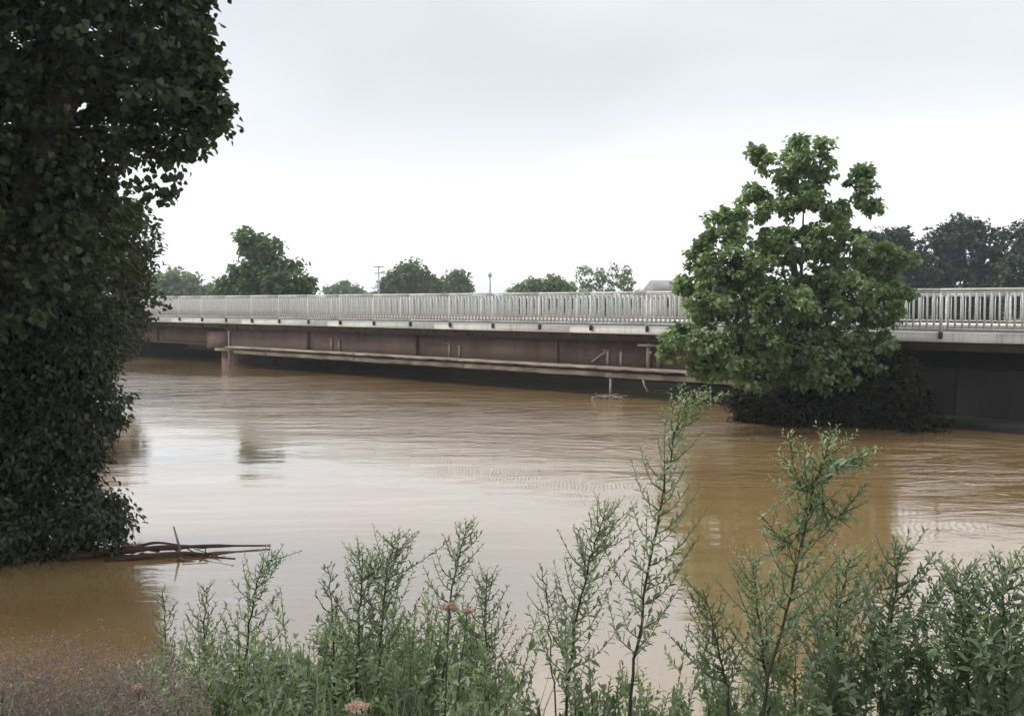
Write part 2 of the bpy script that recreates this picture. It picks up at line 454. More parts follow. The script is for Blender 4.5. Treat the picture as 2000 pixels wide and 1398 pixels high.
# ragged drip line: stain and overhang shade painted as dark strips on the slab's lower edge
rng = np.random.default_rng(4)
for i in range(46):
    sx = rng.uniform(-2.4, 30); hh = rng.uniform(0.05, 0.16); ww = rng.uniform(0.08, 0.5)
    mb = MB(); mb.box(sx, sx + ww, -0.137, -0.125 - rng.uniform(0, 0.006), 1.72 - hh, 1.798); mb.build('drip_stain_shade', MAT['slab_stain_shade'], bridge)
for gi, gy_ in enumerate((-0.42, -3.2, -5.8, -8.4, -10.6)):
    for (a, b, zb) in ((S_AB, S_PIER, 0.72), (S_PIER, SL, 0.80)):
        yy = gy_ - (0.5 if a == S_PIER else 0.0)
        if gi: zb -= 0.50  # inner girders deepened, like the deck widened, to darken the gap beneath
        gd = empty('girder'); gd.parent = bridge
        MB().box(a, b, yy - 0.012, yy + 0.012, zb + 0.03, 1.575).build('web', MAT['rust_steel'], gd) if True else None
        mb = MB(); mb.box(a, b, yy - 0.17, yy + 0.17, 1.575, 1.598); mb.build('top_flange', MAT['rust_steel'], gd)
        mb = MB(); mb.box(a, b, yy - 0.19, yy + 0.19, zb, zb + 0.029); mb.build('bottom_flange', MAT['rust_steel'], gd)
        if gi == 0:
            x = a + 0.5
            while x < b - 0.2:
                mb = MB(); mb.box(x, x + 0.016, yy + 0.013, yy + 0.15, zb + 0.03, 1.574); mb.build('stiffener', MAT['rust_steel'], gd)
                x += 6.4
# service ledge: two pale channels on brackets along the near girder
for z0, z1, y0, y1, a, b in ((0.77, 0.86, -0.40, 0.16, -3.4, 22.4), (0.55, 0.72, -0.40, 0.07, -3.2, 21.9)):
    x = a; seg = 0
    while x < b:
        ln = 5.6 + rng.uniform(-0.2, 0.3); x2 = min(x + ln, b)
        m = 24; xs = np.linspace(x + 0.008, x2 - 0.008, m)          # worn, chipped front edge
        fr_ = y1 - np.abs(rng.normal(size=m)) * 0.022; zt = z1 - np.abs(rng.normal(size=m)) * 0.008; zbm = z0 + np.abs(rng.normal(size=m)) * 0.014
        V_ = np.stack([np.stack([xs, np.full(m, y0), np.full(m, z0)], -1), np.stack([xs, fr_ - 0.02, zbm], -1), np.stack([xs, fr_, zbm + 0.03], -1), np.stack([xs, fr_, zt - 0.02], -1), np.stack([xs, fr_ - 0.025, zt], -1), np.stack([xs, np.full(m, y0), np.full(m, z1)], -1)], 1).reshape(-1, 3)
        Q_ = [(i * 6 + j, i * 6 + (j + 1) % 6, (i + 1) * 6 + (j + 1) % 6, (i + 1) * 6 + j) for i in range(m - 1) for j in range(6)]
        T_ = [(0, j + 1, j) for j in range(1, 5)] + [((m - 1) * 6, (m - 1) * 6 + j, (m - 1) * 6 + j + 1) for j in range(1, 5)]
        mb = MB(); mb.add(V_, Q_, T_); mb.build('service_ledge', MAT['ledge_concrete'], bridge)
        x = x2
for px in (640, 872, 1185):
    sb = s_of(px)
    br = empty('support_bracket'); br.parent = bridge
    for off in (-0.24, 0.24):
        mb = MB(); mb.box(sb + off - 0.045, sb + off + 0.045, -0.40, -0.36, 0.84, 1.28); mb.build('strut', MAT['bracket_paint'], br)
    if px == 1185:
        mb = MB(); mb.tube([(sb + 0.30, -0.34, 1.26), (sb + 0.80, -0.34, 0.94)], 0.03, 6); mb.build('brace', MAT['bracket_paint'], br)
    mb = MB(); mb.box(sb + 0.20, sb + 0.46, -0.40, -0.37, 1.285, 1.33); mb.build('head_plate', MAT['bracket_paint'], br)
# tall cross frame near the right pier and the bent pipe hanging below it
sf = s_of(1255)
fr = empty('cross_frame'); fr.parent = bridge
mb = MB(); mb.box(sf - 0.05, sf + 0.05, -0.36, -0.26, 0.84, 1.57); mb.build('upright', MAT['bracket_paint'], fr)
mb = MB(); mb.box(sf - 0.40, sf - 0.30, -0.36, -0.26, 0.84, 1.57); mb.build('upright', MAT['rust_steel'], fr)
mb = MB(); mb.box(sf - 0.42, sf + 0.32, -0.25, -0.20, 1.46, 1.53); mb.build('cross_bar', MAT['bracket_paint'], fr)
mb = MB(); mb.tube([(sf - 0.02, 0.0, 0.60), (sf - 0.10, 0.02, 0.40), (sf - 0.22, 0.04, 0.24)], 0.03, 6); mb.build('bent_pipe', MAT['bracket_paint'], fr)
mb = MB(); mb.tube([(s_of(1193), -0.02, 0.62), (s_of(1193), -0.02, -0.2)], 0.045, 8); mb.build('drain_pipe', MAT['bracket_paint'], bridge, True)
mb = MB(); mb.tube([(s_of(443), -0.14, 1.5), (s_of(443), -0.14, -0.2)], 0.04, 8); mb.build('drain_pipe', MAT['bracket_paint'], bridge, True)
# masonry pier in courses
pier = empty('pier'); pier.parent = bridge
mb = MB(); mb.box(S_PIER - 0.55, S_PIER + 0.55, -10.9, -0.5, -1.2, 0.70); mb.build('core', MAT['pier_stone'], pier)
mb = MB(); mb.box(S_PIER - 0.75, S_PIER + 0.75, -11.0, -0.3, 0.60, 0.71); mb.build('cap', MAT['ledge_concrete'], pier)
mb = MB(); mb.box(S_PIER - 0.30, S_PIER + 1.4, -0.62, -0.30, 0.72, 1.44); mb.build('bearing_block', MAT['pier_stone'], pier)
# right abutment and wing wall, shade below the deck put into their near-black colour; left abutment behind the trees
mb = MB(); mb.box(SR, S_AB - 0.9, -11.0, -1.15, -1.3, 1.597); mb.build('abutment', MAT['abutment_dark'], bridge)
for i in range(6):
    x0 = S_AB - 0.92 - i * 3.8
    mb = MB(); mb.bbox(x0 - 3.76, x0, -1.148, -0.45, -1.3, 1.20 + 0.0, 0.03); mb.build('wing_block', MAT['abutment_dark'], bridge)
mb = MB(); mb.bbox(SR, S_AB - 1.2, -0.448, 0.75, -1.3, 0.16, 0.06); mb.build('added_dark_ledge', MAT['abutment_dark'], bridge)  # added ledge, carries the abutment's painted dark out to the waterline
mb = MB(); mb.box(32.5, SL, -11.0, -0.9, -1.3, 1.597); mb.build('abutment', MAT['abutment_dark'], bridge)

# railing: posts with dark foot brackets, rails and flat upright bars
POST = 1.97; BAR = POST / 13
def railing(name, label, y, near):
    r = empty(name, (B0[0] + NN[0] * -y, B0[1] + NN[1] * -y, 0), RZ)
    tag(r, label, 'railing')
    s0, s1 = (-14.99, 34.2)
    n_post = 26
    post_me = MB().box(-0.03, 0.03, -0.03, 0.03, 1.86, 2.93)
    mbp = MB(); mbp.box(-0.028, 0.028, -0.028, 0.028, 1.90, 2.93); pm = mbp.mesh('post'); pm.materials.append(MAT['metal_rail'])
    mbf = MB(); mbf.box(-0.036, 0.036, -0.03, 0.036, 1.88, 2.03); fm = mbf.mesh('foot_bracket'); fm.materials.append(MAT['metal_dark'])
    mbb = MB(); mbb.box(-0.011, 0.011, -0.037, 0.037, 2.112, 2.886); bm = mbb.mesh('baluster'); bm.materials.append(MAT['metal_rail'])
    far = MB()
    for i in range(n_post):
        sp = 0.76 + (i - 8) * POST
        p = link('post', pm, None, r); p.location = (sp, 0.032, 0)
        f = link('foot_bracket', fm, None, p)
        if i == n_post - 1: break
        for k in range(1, 13):
            if near:
                b = link('baluster', bm, None, r); b.location = (sp + k * BAR, 0.032, 0)
                b.rotation_euler = (0, 0, math.radians(random.uniform(-3, 3)))
            else:
                x = sp + k * BAR; far.box(x - 0.0095, x + 0.0095, 0.010, 0.054, 2.112, 2.886)
        t = MB(); t.bbox(sp + 0.004, sp + POST - 0.004, -0.012, 0.076, 2.931, 2.985, 0.01); t.build('top_rail', MAT['metal_rail'], r)
        for z0, z1 in ((2.887, 2.915), (2.085, 2.111)):
            t = MB(); t.bbox(sp + 0.029, sp + POST - 0.029, -0.004, 0.068, z0, z1, 0.006); t.build('cross_rail', MAT['metal_rail'], r)
    if not near: tag(far.build('baluster_row', MAT['metal_rail'], r), kind='stuff')
    return r
random.seed(3)
railing('bridge_railing', 'pale grey bar railing along the near edge of the bridge', 0.0, True)
railing('bridge_railing', 'far railing seen through the bars of the near railing', -11.3, False)

# ------------------------------------------------------------------ foliage
def leaf_arrays(C, D, Nn, S, asp, fold=0.18, rng=None):
    """four-point folded leaves: base, right, tip, left"""
    D = norm(D); R = norm(np.cross(D, Nn)); Nn = np.cross(R, D)
    S = S[:, None]
    base = C - D * S * 0.5; tip = C + D * S * 0.5 - Nn * S * 0.10
    rt = C - D * S * 0.08 + R * S * asp * 0.5 + Nn * S * fold * asp
    lf = C - D * S * 0.08 - R * S * asp * 0.5 + Nn * S * fold * asp
    V = np.stack([base, rt, tip, lf], 1).reshape(-1, 3)
    n = len(C); o = np.arange(n)[:, None] * 4
    F = np.concatenate([o + np.array([[0, 1, 2]]), o + np.array([[0, 2, 3]])], 0)
    return V, F

def round_leaf_arrays(C, D, Nn, S, asp, fold=0.16):
    """six-point rounded leaves with a folded midrib and a pointed tip"""
    D = norm(D); R = norm(np.cross(D, Nn)); Nn = np.cross(R, D)
    S = S[:, None]; w = S * asp * 0.5
    base = C - D * S * 0.46; tip = C + D * S * 0.54 - Nn * S * 0.12
    pts = [base, C - D * S * 0.26 + R * w * 0.95 + Nn * w * fold * 2, C + D * S * 0.14 + R * w * 0.86 + Nn * w * fold * 1.4, tip,
           C + D * S * 0.14 - R * w * 0.86 + Nn * w * fold * 1.4, C - D * S * 0.26 - R * w * 0.95 + Nn * w * fold * 2]
    V = np.stack(pts, 1).reshape(-1, 3)
    o = np.arange(len(C))[:, None, None] * 6
    F = (o + np.array([[0, 1, 2], [0, 2, 3], [0, 3, 4], [0, 4, 5]])[None]).reshape(-1, 3)
    return V, F

def sample_lobes(lobes, n, rng, shell=2.0):
    c = np.array([l[0] for l in lobes], float); r = np.array([l[1] for l in lobes], float)
    wgt = np.array([l[2] if len(l) > 2 else 1.0 for l in lobes]) * (r.prod(1) ** 0.66); wgt /= wgt.sum()
    i = rng.choice(len(lobes), n, p=wgt)
    d = norm(rng.normal(size=(n, 3)))
    rad = rng.random(n) ** (1.0 / (3.0 + shell))
    rad *= 1 + 0.22 * rng.normal(size=n) * 0.6
    return c[i] + d * rad[:, None] * r[i], d, i

def make_tree(name, label, cat, base, lobes, trunk_r, n_cl, lpc, ls, cl_r, mat, seed, group=None, asp=0.75, twigs=True, droop=0.35,
              lean=None, limb_n=7, shell=2.0, trunk_top=0.65, flat=0.7, upward=0.9):
    rng = np.random.default_rng(seed)
    base = np.asarray(base, float)
    t = empty(name, base); tag(t, label, cat, group)
    lc = np.array([l[0] for l in lobes]); top = lc[np.argmax(lc[:, 2])]
    cen = lc.mean(0)
    ax = np.array([cen[0] * 0.6 + top[0] * 0.4, cen[1], base[2] + (top[2] - base[2]) * trunk_top]) if lean is None else np.asarray(lean, float)
    tp = smooth_path([base - (0, 0, 0.5), base + (ax - base) * 0.35 + rng.normal(size=3) * trunk_r * 0.6, base + (ax - base) * 0.7 + rng.normal(size=3) * trunk_r * 0.6, ax], 12)
    mb = MB(); mb.tube(tp - base, np.linspace(trunk_r * 1.25, trunk_r * 0.35, 12), 9)
    mb.build('trunk', MAT['bark'], t, True)
    order = np.argsort([-np.prod(l[1]) for l in lobes])[:limb_n]
    for j in order:
        c = lc[j]
        u = np.clip((c[2] - base[2]) / max(ax[2] - base[2], 0.1) * 0.55, 0.2, 0.95)
        p0 = tp[int(u * 11)]
        mid = (p0 + c) / 2 + np.array([0, 0, -0.12 * np.linalg.norm(c - p0)]) + rng.normal(size=3) * 0.05
        mb = MB(); mb.tube(smooth_path([p0, mid, c], 8) - base, np.linspace(trunk_r * 0.42, trunk_r * 0.09, 8), 6)
        mb.build('limb', MAT['bark'], t, True)
    C, d, li = sample_lobes(lobes, n_cl, rng, shell)
    if twigs:
        mb = MB()
        for k in range(0, n_cl, 2):
            q = lc[li[k]]; e = C[k]
            m = (q + e) / 2 + rng.normal(size=3) * 0.06
            mb.tube(np.array([q, m, e]) - base, [trunk_r * 0.07 + 0.006, trunk_r * 0.04 + 0.004, 0.003], 3, False)
        tag(mb.build('twigs', MAT['bark'], t), kind='stuff')
    n = n_cl * lpc
    ci = np.repeat(np.arange(n_cl), lpc)
    scl = (cl_r * rng.uniform(0.55, 1.35, n_cl))[ci][:, None]
    off = norm(rng.normal(size=(n, 3))) * (rng.random((n, 1)) ** 0.5) * scl * np.array([1, 1, flat])
    P = C[ci] + off
    D = norm(off) * 0.6 + d[ci] * 0.5 + rng.normal(size=(n, 3)) * 0.5; D[:, 2] -= droop
    Nn = rng.normal(size=(n, 3)) * 0.55 + norm(off) * 0.45 + d[ci] * 0.35; Nn[:, 2] += upward
    S = ls * rng.uniform(0.6, 1.25, n)
    V, F = (round_leaf_arrays if twigs else leaf_arrays)(P - base, D, norm(Nn), S, asp)
    var = np.clip(rng.normal(0.42, 0.22, n) + 0.18 * rng.normal(size=n_cl)[ci], 0, 1)
    cr = link('crown', mesh_np('crown', V, F3=F, var=np.repeat(var, 6 if twigs else 4)), MAT[mat], t)
    tag(cr, kind='stuff')
    return t

def L(px, py, Y, rx, ry, rz, w=1.0):
    return (at(px, py, Y), np.array([rx, ry, rz]), w)

# --- left bank: big dark poplar overhanging the water, an olive tree behind it, a willow bush at the waterline
lob = [L(412, 232, 10.0, .13, .2, .10, 4), L(424, 200, 10.0, .10, .2, .10, 4), L(378, 30, 10.0, .12, .2, .16, 4), L(385, 112, 10.1, .12, .2, .10, 4), L(372, 280, 10.0, .13, .2, .10, 4), L(345, 345, 10.0, .05, .1, .04, 3), L(318, 378, 10.0, .05, .1, .04, 3), L(395, 165, 10.1, .14, .2, .10, 4), L(330, 30, 10.0, .42, .8, .55), L(250, 90, 10.2, .6, .9, .6), L(330, 200, 10.1, .50, .7, .38, 1.2), L(385, 225, 10.0, .28, .4, .22, 1.3), L(360, 130, 10.2, .30, .5, .30),
       L(250, 190, 10.2, .5, .8, .36), L(300, 295, 10.1, .36, .4, .18), L(262, 350, 10.0, .20, .3, .12), L(120, 60, 10.6, .9, 1.3, .9, 1.3), L(110, 250, 10.6, .8, 1.2, .9, 1.5),
       L(30, 330, 10.5, .8, 1.3, 1.0, 1.5), L(130, 420, 10.6, .6, 1.0, .6, 1.3), L(20, 520, 10.4, .8, 1.2, .8, 1.4), L(-120, 250, 10.4, 1.0, 1.6, 1.5), L(-140, -40, 10.3, 1.2, 1.8, 1.0),
       L(120, -110, 10.3, 1.3, 1.7, .8), L(-350, 200, 9.0, 1.4, 1.8, 2.0), L(-300, 600, 9.4, 1.3, 1.6, 1.5), L(150, -350, 10.2, 1.5, 1.8, 1.0), L(-300, -350, 9.6, 1.8, 2.2, 1.3)]
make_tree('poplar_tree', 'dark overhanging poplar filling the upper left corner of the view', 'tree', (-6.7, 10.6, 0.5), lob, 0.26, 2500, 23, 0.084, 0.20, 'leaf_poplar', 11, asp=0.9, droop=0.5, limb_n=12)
lob = [L(235, 470, 17.5, .55, .9, .6), L(268, 530, 17.3, .42, .7, .45), L(215, 420, 17.6, .45, .7, .35), L(180, 520, 17.8, .8, 1.1, .8), L(230, 590, 17.5, .6, .9, .4), L(100, 480, 18, 1.0, 1.3, 1.1, 1.3),
       L(60, 600, 18, 1.2, 1.4, 1.0), L(160, 620, 17.7, .9, 1.0, .6), L(-60, 500, 18, 1.3, 1.5, 1.5), L(120, 380, 18, .8, 1, .6)]
make_tree('olive_green_tree', 'dull olive-green tree behind the poplar, reaching the left end of the railing', 'tree', (-8.6, 18.2, 0.3), lob, 0.17, 1000, 26, 0.105, 0.26, 'leaf_olive', 12, asp=0.6)
lob = [L(150, 690, 11.0, .38, .7, .35), L(100, 740, 11, .6, .8, .45, 1.3), L(175, 800, 10.8, .32, .6, .32, 1.2), L(205, 835, 10.7, .18, .3, .16), L(110, 850, 10.8, .5, .7, .4, 1.3), L(120, 930, 10.7, .38, .6, .32, 1.3),
       L(180, 1010, 10.5, .35, .5, .28, 1.4), L(215, 1040, 10.4, .18, .3, .18), L(110, 1030, 10.5, .5, .6, .30, 1.4), L(20, 900, 10.8, .6, .9, .8, 1.5), L(20, 650, 11, .7, .9, .6, 1.4), L(10, 1020, 10.6, .5, .6, .35, 1.4),
       L(-120, 850, 10.5, .8, 1, 1.0), L(160, 640, 11.3, .5, .7, .35), L(-60, 1050, 10.0, .6, .6, .3)]
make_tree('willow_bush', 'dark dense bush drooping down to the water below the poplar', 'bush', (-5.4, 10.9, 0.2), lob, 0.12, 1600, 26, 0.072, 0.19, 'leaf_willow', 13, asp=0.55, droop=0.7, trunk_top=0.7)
lob = [L(225, 640, 30, .8, 1.5, .6), L(170, 660, 28, 1.2, 1.5, .7), L(100, 620, 28, 1.6, 2, 1.3), L(215, 690, 30, .7, 1, .25), L(150, 690, 26, .9, 1, .4)]
make_tree('bank_shrub', 'low shadowy shrub where the bridge disappears behind the left trees', 'bush', (-12.6, 29.5, 0.2), lob, 0.10, 420, 26, 0.12, 0.32, 'leaf_willow', 14, asp=0.6)

# --- right: pale broad-leaved tree in front of the bridge
TY = 21.6
lob = [L(1585, 352, TY, .26, .4, .22), L(1535, 352, TY, .24, .4, .2), L(1632, 412, TY, .28, .4, .28), L(1475, 378, TY, .2, .3, .16), L(1558, 310, TY, .26, .5, .40), L(1602, 322, TY, .20, .4, .34), L(1500, 322, TY, .30, .4, .20), L(1570, 390, TY, .52, .7, .32), L(1672, 372, TY, .22, .4, .40), L(1505, 412, TY, .40, .6, .28),
       L(1430, 440, TY - .4, .42, .6, .34), L(1410, 425, TY - .3, .22, .3, .28), L(1545, 480, TY, .85, 1.0, .42, 1.2), L(1645, 480, TY, .5, .9, .5), L(1430, 520, TY - .5, .8, .9, .5, 1.2), L(1370, 500, TY - .4, .28, .4, .30),
       L(1385, 580, TY - .6, .5, .8, .5, 1.2), L(1500, 590, TY - .4, 1.0, 1.1, .6, 1.3), L(1640, 580, TY, .95, 1.0, .7, 1.2), L(1735, 520, TY + .2, .40, .6, .45), L(1730, 600, TY, .40, .7, .45), L(1365, 660, TY - .7, .45, .7, .45),
       L(1440, 680, TY - .6, .9, 1.0, .6, 1.3), L(1560, 690, TY - .3, 1.0, 1.0, .6, 1.2), L(1670, 680, TY, .7, .9, .6), L(1490, 735, TY - .4, .7, .7, .28), L(1610, 735, TY - .1, .7, .8, .28), L(1310, 665, TY - .7, .22, .4, .2), L(1390, 720, TY - .6, .5, .6, .25), L(1383, 468, TY - .3, .12, .2, .12, 2.5), L(1338, 560, TY - .5, .14, .2, .14, 2.5), L(1455, 388, TY, .14, .2, .12, 2.5), L(1690, 338, TY, .11, .2, .12, 2.5), L(1478, 300, TY, .11, .2, .12, 2.5), L(1558, 276, TY, .11, .2, .14, 2.5), L(1612, 285, TY, .10, .2, .12, 2.5), L(1702, 405, TY, .13, .2, .14, 2.5), L(1772, 500, TY, .13, .2, .14, 2.5), L(1768, 572, TY, .12, .2, .12, 2.5), L(1300, 690, TY - .6, .14, .2, .12, 2.5)]
make_tree('riverside_tree', 'bright green broad-leaved tree standing in the flood before the bridge', 'tree', (at(1560, 830, TY)[0], TY + 0.2, -0.3), lob, 0.14, 1300, 30, 0.118, 0.20, 'leaf_maple', 21, asp=0.8, droop=0.3, limb_n=16, shell=1.6)
# shadowy growth along the right abutment, hanging under the deck to the water
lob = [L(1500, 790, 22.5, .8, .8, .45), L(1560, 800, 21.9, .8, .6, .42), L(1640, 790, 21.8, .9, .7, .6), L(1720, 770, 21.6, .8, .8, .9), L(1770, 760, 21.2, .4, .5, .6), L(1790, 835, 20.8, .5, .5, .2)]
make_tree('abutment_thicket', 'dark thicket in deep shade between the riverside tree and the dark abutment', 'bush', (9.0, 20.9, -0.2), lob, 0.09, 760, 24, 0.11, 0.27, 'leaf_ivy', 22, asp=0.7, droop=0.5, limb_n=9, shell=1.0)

# --- trees beyond the bridge
def far_tree(name, label, px0, px1, py, Y, mat, seed, n_cl=260, lpc=20, group='trees beyond the bridge', k=9, pts=None, asp=0.8, leaf=None, bot=600):
    rng = np.random.default_rng(seed)
    ppm = FPX / Y; wdt = (px1 - px0) / ppm
    lobs = []
    if pts is None:
        cx = (px0 + px1) / 2
        for i in range(k):
            u = rng.uniform(-1, 1); v = rng.random()
            hh = (bot - py)
            r = rng.uniform(0.16, 0.26) * min(wdt, hh / ppm * 1.2)
            x = cx + u * (px1 - px0) * 0.5 * (1 - 0.55 * v) * 0.75; y = bot - (hh - r * ppm * 0.7) * v
            lobs.append((at(x, y, Y + rng.uniform(-.15, .15) * wdt), np.array([r, r, r * 0.8]), 1.0))
        r = 0.2 * min(wdt, hh / ppm * 1.2)
        lobs.append((at(cx, py + r * ppm * 0.75, Y), np.array([r, r, r * 0.75]), 1.0))
    else:
        for (x, y, r) in pts:
            lobs.append((at(x, y, Y + rng.uniform(-.4, .4) * r / ppm), np.array([r / ppm, r / ppm, r / ppm * 0.85]), 1.0))
    b = at((px0 + px1) / 2, 593, Y); b[2] = float(ground_h(b[0], b[1]))
    ls = leaf or max(0.16, wdt * 0.045)
    return make_tree(name, label, 'tree', b, lobs, max(0.12, wdt * 0.03), n_cl, lpc, ls, max(ls * 1.8, wdt * 0.055), mat, seed, group, asp=asp, twigs=False, limb_n=4)

far_tree('leafy_tree', 'fresh green spreading tree rising behind the left part of the railing', 430, 612, 450, 60, 'leaf_far_green', 31, 520, 22,
         pts=[(500, 480, 28), (478, 462, 14), (535, 480, 12), (520, 520, 34), (480, 545, 34), (545, 555, 38), (575, 525, 14), (590, 562, 22), (445, 568, 24), (505, 580, 40), (570, 585, 34)], leaf=0.30)
far_tree('pale_tree', 'hazy pale green tree between the dark left foliage and the spreading tree', 285, 415, 520, 120, 'leaf_far_pale', 32, 300, 20,
         pts=[(340, 545, 22), (315, 560, 26), (370, 560, 24), (400, 572, 20), (300, 580, 30), (350, 585, 34), (395, 590, 22), (420, 582, 14)], leaf=0.5)
far_tree('distant_tree', 'tiny rounded far tree low over the railing right of the spreading tree', 635, 705, 553, 170, 'leaf_far_green', 33, 160, 18,
         pts=[(670, 568, 15), (650, 576, 14), (690, 576, 14), (668, 588, 24)], leaf=0.7)
far_tree('domed_tree', 'domed grey-green tree behind the middle of the railing', 742, 858, 508, 110, 'leaf_far_green', 34, 380, 20,
         pts=[(795, 532, 24), (770, 552, 24), (825, 550, 22), (848, 560, 14), (755, 570, 18), (800, 570, 34), (845, 578, 22), (790, 590, 34)], leaf=0.48)
far_tree('distant_tree', 'small slim tree just right of the domed tree', 868, 920, 528, 120, 'leaf_far_green', 35, 150, 16,
         pts=[(892, 542, 13), (880, 558, 13), (905, 560, 14), (893, 578, 22)], leaf=0.5)
far_tree('pale_tree', 'light yellow-green bush behind the railing right of the thin pole', 995, 1120, 542, 95, 'leaf_far_pale', 36, 260, 18,
         pts=[(1080, 556, 18), (1045, 562, 18), (1015, 572, 16), (1105, 566, 16), (1060, 582, 26), (1020, 586, 20), (1100, 585, 22)], leaf=0.4)
far_tree('sparse_tree', 'thin see-through tree behind the railing left of the riverside tree', 1110, 1245, 512, 90, 'leaf_far_pale', 37, 110, 13,
         pts=[(1140, 540, 22), (1175, 535, 20), (1215, 535, 24), (1150, 565, 24), (1190, 565, 24), (1225, 562, 20), (1235, 580, 22), (1170, 590, 30)], leaf=0.32)
far_tree('dark_tree', 'dark blue-green tree partly hidden behind the right side of the riverside tree', 1680, 1810, 440, 62, 'leaf_far_dark', 38, 420, 22,
         pts=[(1750, 470, 28), (1720, 475, 30), (1780, 490, 26), (1740, 520, 44), (1790, 540, 34), (1700, 530, 36), (1750, 580, 50), (1800, 590, 36), (1745, 630, 40)], leaf=0.30)
far_tree('dark_tree', 'tallest dark blue-green tree above the right end of the railing', 1790, 1985, 420, 66, 'leaf_far_dark', 39, 620, 24,
         pts=[(1890, 450, 32), (1850, 470, 32), (1925, 465, 28), (1880, 500, 48), (1830, 520, 36), (1940, 515, 44), (1870, 560, 52), (1930, 575, 46), (1820, 580, 38), (1890, 620, 50)], leaf=0.32)
far_tree('dark_tree', 'dark tree cut off by the right edge of the picture', 1950, 2120, 430, 60, 'leaf_far_dark', 40, 480, 22,
         pts=[(1995, 465, 28), (2040, 450, 34), (2090, 470, 34), (2000, 520, 42), (2060, 530, 52), (1990, 580, 42), (2060, 600, 50), (2110, 570, 44)], leaf=0.30)
# far-off wood that closes the horizon
def far_wood():
    rng = np.random.default_rng(77)
    n = 26000
    px = rng.uniform(-900, 2900, n)
    edge = 578 + 7 * np.sin(px * 0.013) + 5 * np.sin(px * 0.041 + 1) + 3 * np.sin(px * 0.11)
    Y = rng.uniform(225, 260, n)
    top = EYE + (593 - edge) * 240 / FPX
    z = 0.8 + (top - 0.8) * rng.random(n) ** 0.7
    P = np.stack([(px - 1000) / FPX * Y, Y, z], -1)
    D = rng.normal(size=(n, 3)); Nn = rng.normal(size=(n, 3)); Nn[:, 2] += 0.8
    V, F = leaf_arrays(P, D, norm(Nn), rng.uniform(0.8, 1.6, n), 0.8)
    var = np.repeat(np.clip(rng.normal(.4, .2, n), 0, 1), 4)
    o = link('far_wood', mesh_np('far_wood', V, F3=F, var=var), MAT['leaf_far_green'])
    tag(o, 'low far wood along the horizon behind the bridge', 'wood', kind='stuff')
far_wood()

# --- house and poles beyond the bridge
hp = at(1302, 593, 80); hz_ = float(ground_h(hp[0], hp[1]))
hs = empty('house', (hp[0], hp[1], hz_ - 0.35), math.radians(24))
tag(hs, 'small house with grey roof half hidden behind the riverside tree', 'house')
HW, HD, HH, RH = 2.4, 3.0, 2.3, 1.1
mb = MB(); mb.box(-HW / 2, HW / 2, -HD / 2, HD / 2, -0.3, HH); mb.build('wall', MAT['brick_far'], hs)
mb = MB()
o_ = 0.3
mb.add([(-HW / 2 - o_, -HD / 2 - o_, HH - .05), (HW / 2 + o_, -HD / 2 - o_, HH - .05), (HW / 2 + o_, HD / 2 + o_, HH - .05), (-HW / 2 - o_, HD / 2 + o_, HH - .05), (-HW / 2 - o_, 0, HH + RH), (HW / 2 + o_, 0, HH + RH)],
       [(0, 1, 5, 4), (2, 3, 4, 5), (0, 3, 2, 1)], [(0, 4, 3), (1, 2, 5)])
mb.build('roof', MAT['roof_far'], hs)
mdark, N_, L_, p_ = new_mat('window_glass'); p_.inputs['Base Color'].default_value = (0.02, 0.025, 0.03, 1); p_.inputs['Roughness'].default_value = 0.08; MAT['glass'] = mdark
for x in (-0.85, 0.75):
    mb = MB(); mb.box(x - .42, x + .42, -HD / 2 - .04, -HD / 2 - .003, 1.2, 2.2); wf = mb.build('window', MAT['pole_grey'], hs)
    mb = MB(); mb.box(x - .35, x + .35, -HD / 2 - .055, -HD / 2 - .041, 1.27, 2.13); mb.build('pane', MAT['glass'], wf)
def pole(name, label, px, py, Y, r, arm):
    b = at(px, 593, Y); b[2] = float(ground_h(b[0], b[1])); tz = at(px, py, Y)[2]
    t = empty(name, b); tag(t, label, 'pole', 'poles beyond the bridge')
    h = tz - b[2]
    mb = MB(); mb.tube([(0, 0, -.3), (0, 0, h * .5), (0, 0, h)], [r * 1.3, r, r * .75], 8); mb.build('shaft', MAT['pole_grey'], t, True)
    if arm:
        for z_, w_ in ((h - .15, .5), (h - .75, .4)):
            mb = MB(); mb.box(-w_, w_, -.06, .06, z_ - .05, z_ + .05); mb.build('cross_arm', MAT['pole_grey'], t)
    else:
        mb = MB(); mb.tube([(0, 0, h), (0, 0, h + .25)], [r * 1.8, r * 1.1], 8); mb.build('cap', MAT['pole_grey'], t, True)
pole('utility_pole', 'pale pole with short cross arms left of the domed tree', 740, 518, 95, 0.07, True)
pole('slim_pole', 'thin grey pole rising above the middle of the railing', 957, 540, 60, 0.07, False)

# ------------------------------------------------------------------ driftwood
dw = empty('driftwood', at(330, 1085, 10.5)); tag(dw, 'reddish-brown drift branch floating beside the dark waterside bush', 'driftwood')
o0 = np.array(dw.location)
def wp(px, z, Y): 
    p = at(px, 1085, Y); p[2] = z; return p - o0
o0z = o0.copy(); dw.location[2] = 0; o0[2] = 0
mb = MB(); mb.tube(smooth_path([wp(120, .02, 10.2), wp(230, .05, 10.4), wp(330, .06, 10.5), wp(420, .04, 10.65), wp(528, .02, 10.75)], 14), np.linspace(.05, .008, 14) * (1 + .25 * np.sin(np.arange(14) * 2.1)), 7); mb.build('branch', MAT['driftwood'], dw, True)
mb = MB(); mb.tube(smooth_path([wp(205, .0, 10.15), wp(290, .035, 10.25), wp(360, .04, 10.35), wp(410, .01, 10.4)], 10), np.linspace(.035, .012, 10), 6); mb.build('branch', MAT['driftwood'], dw, True)
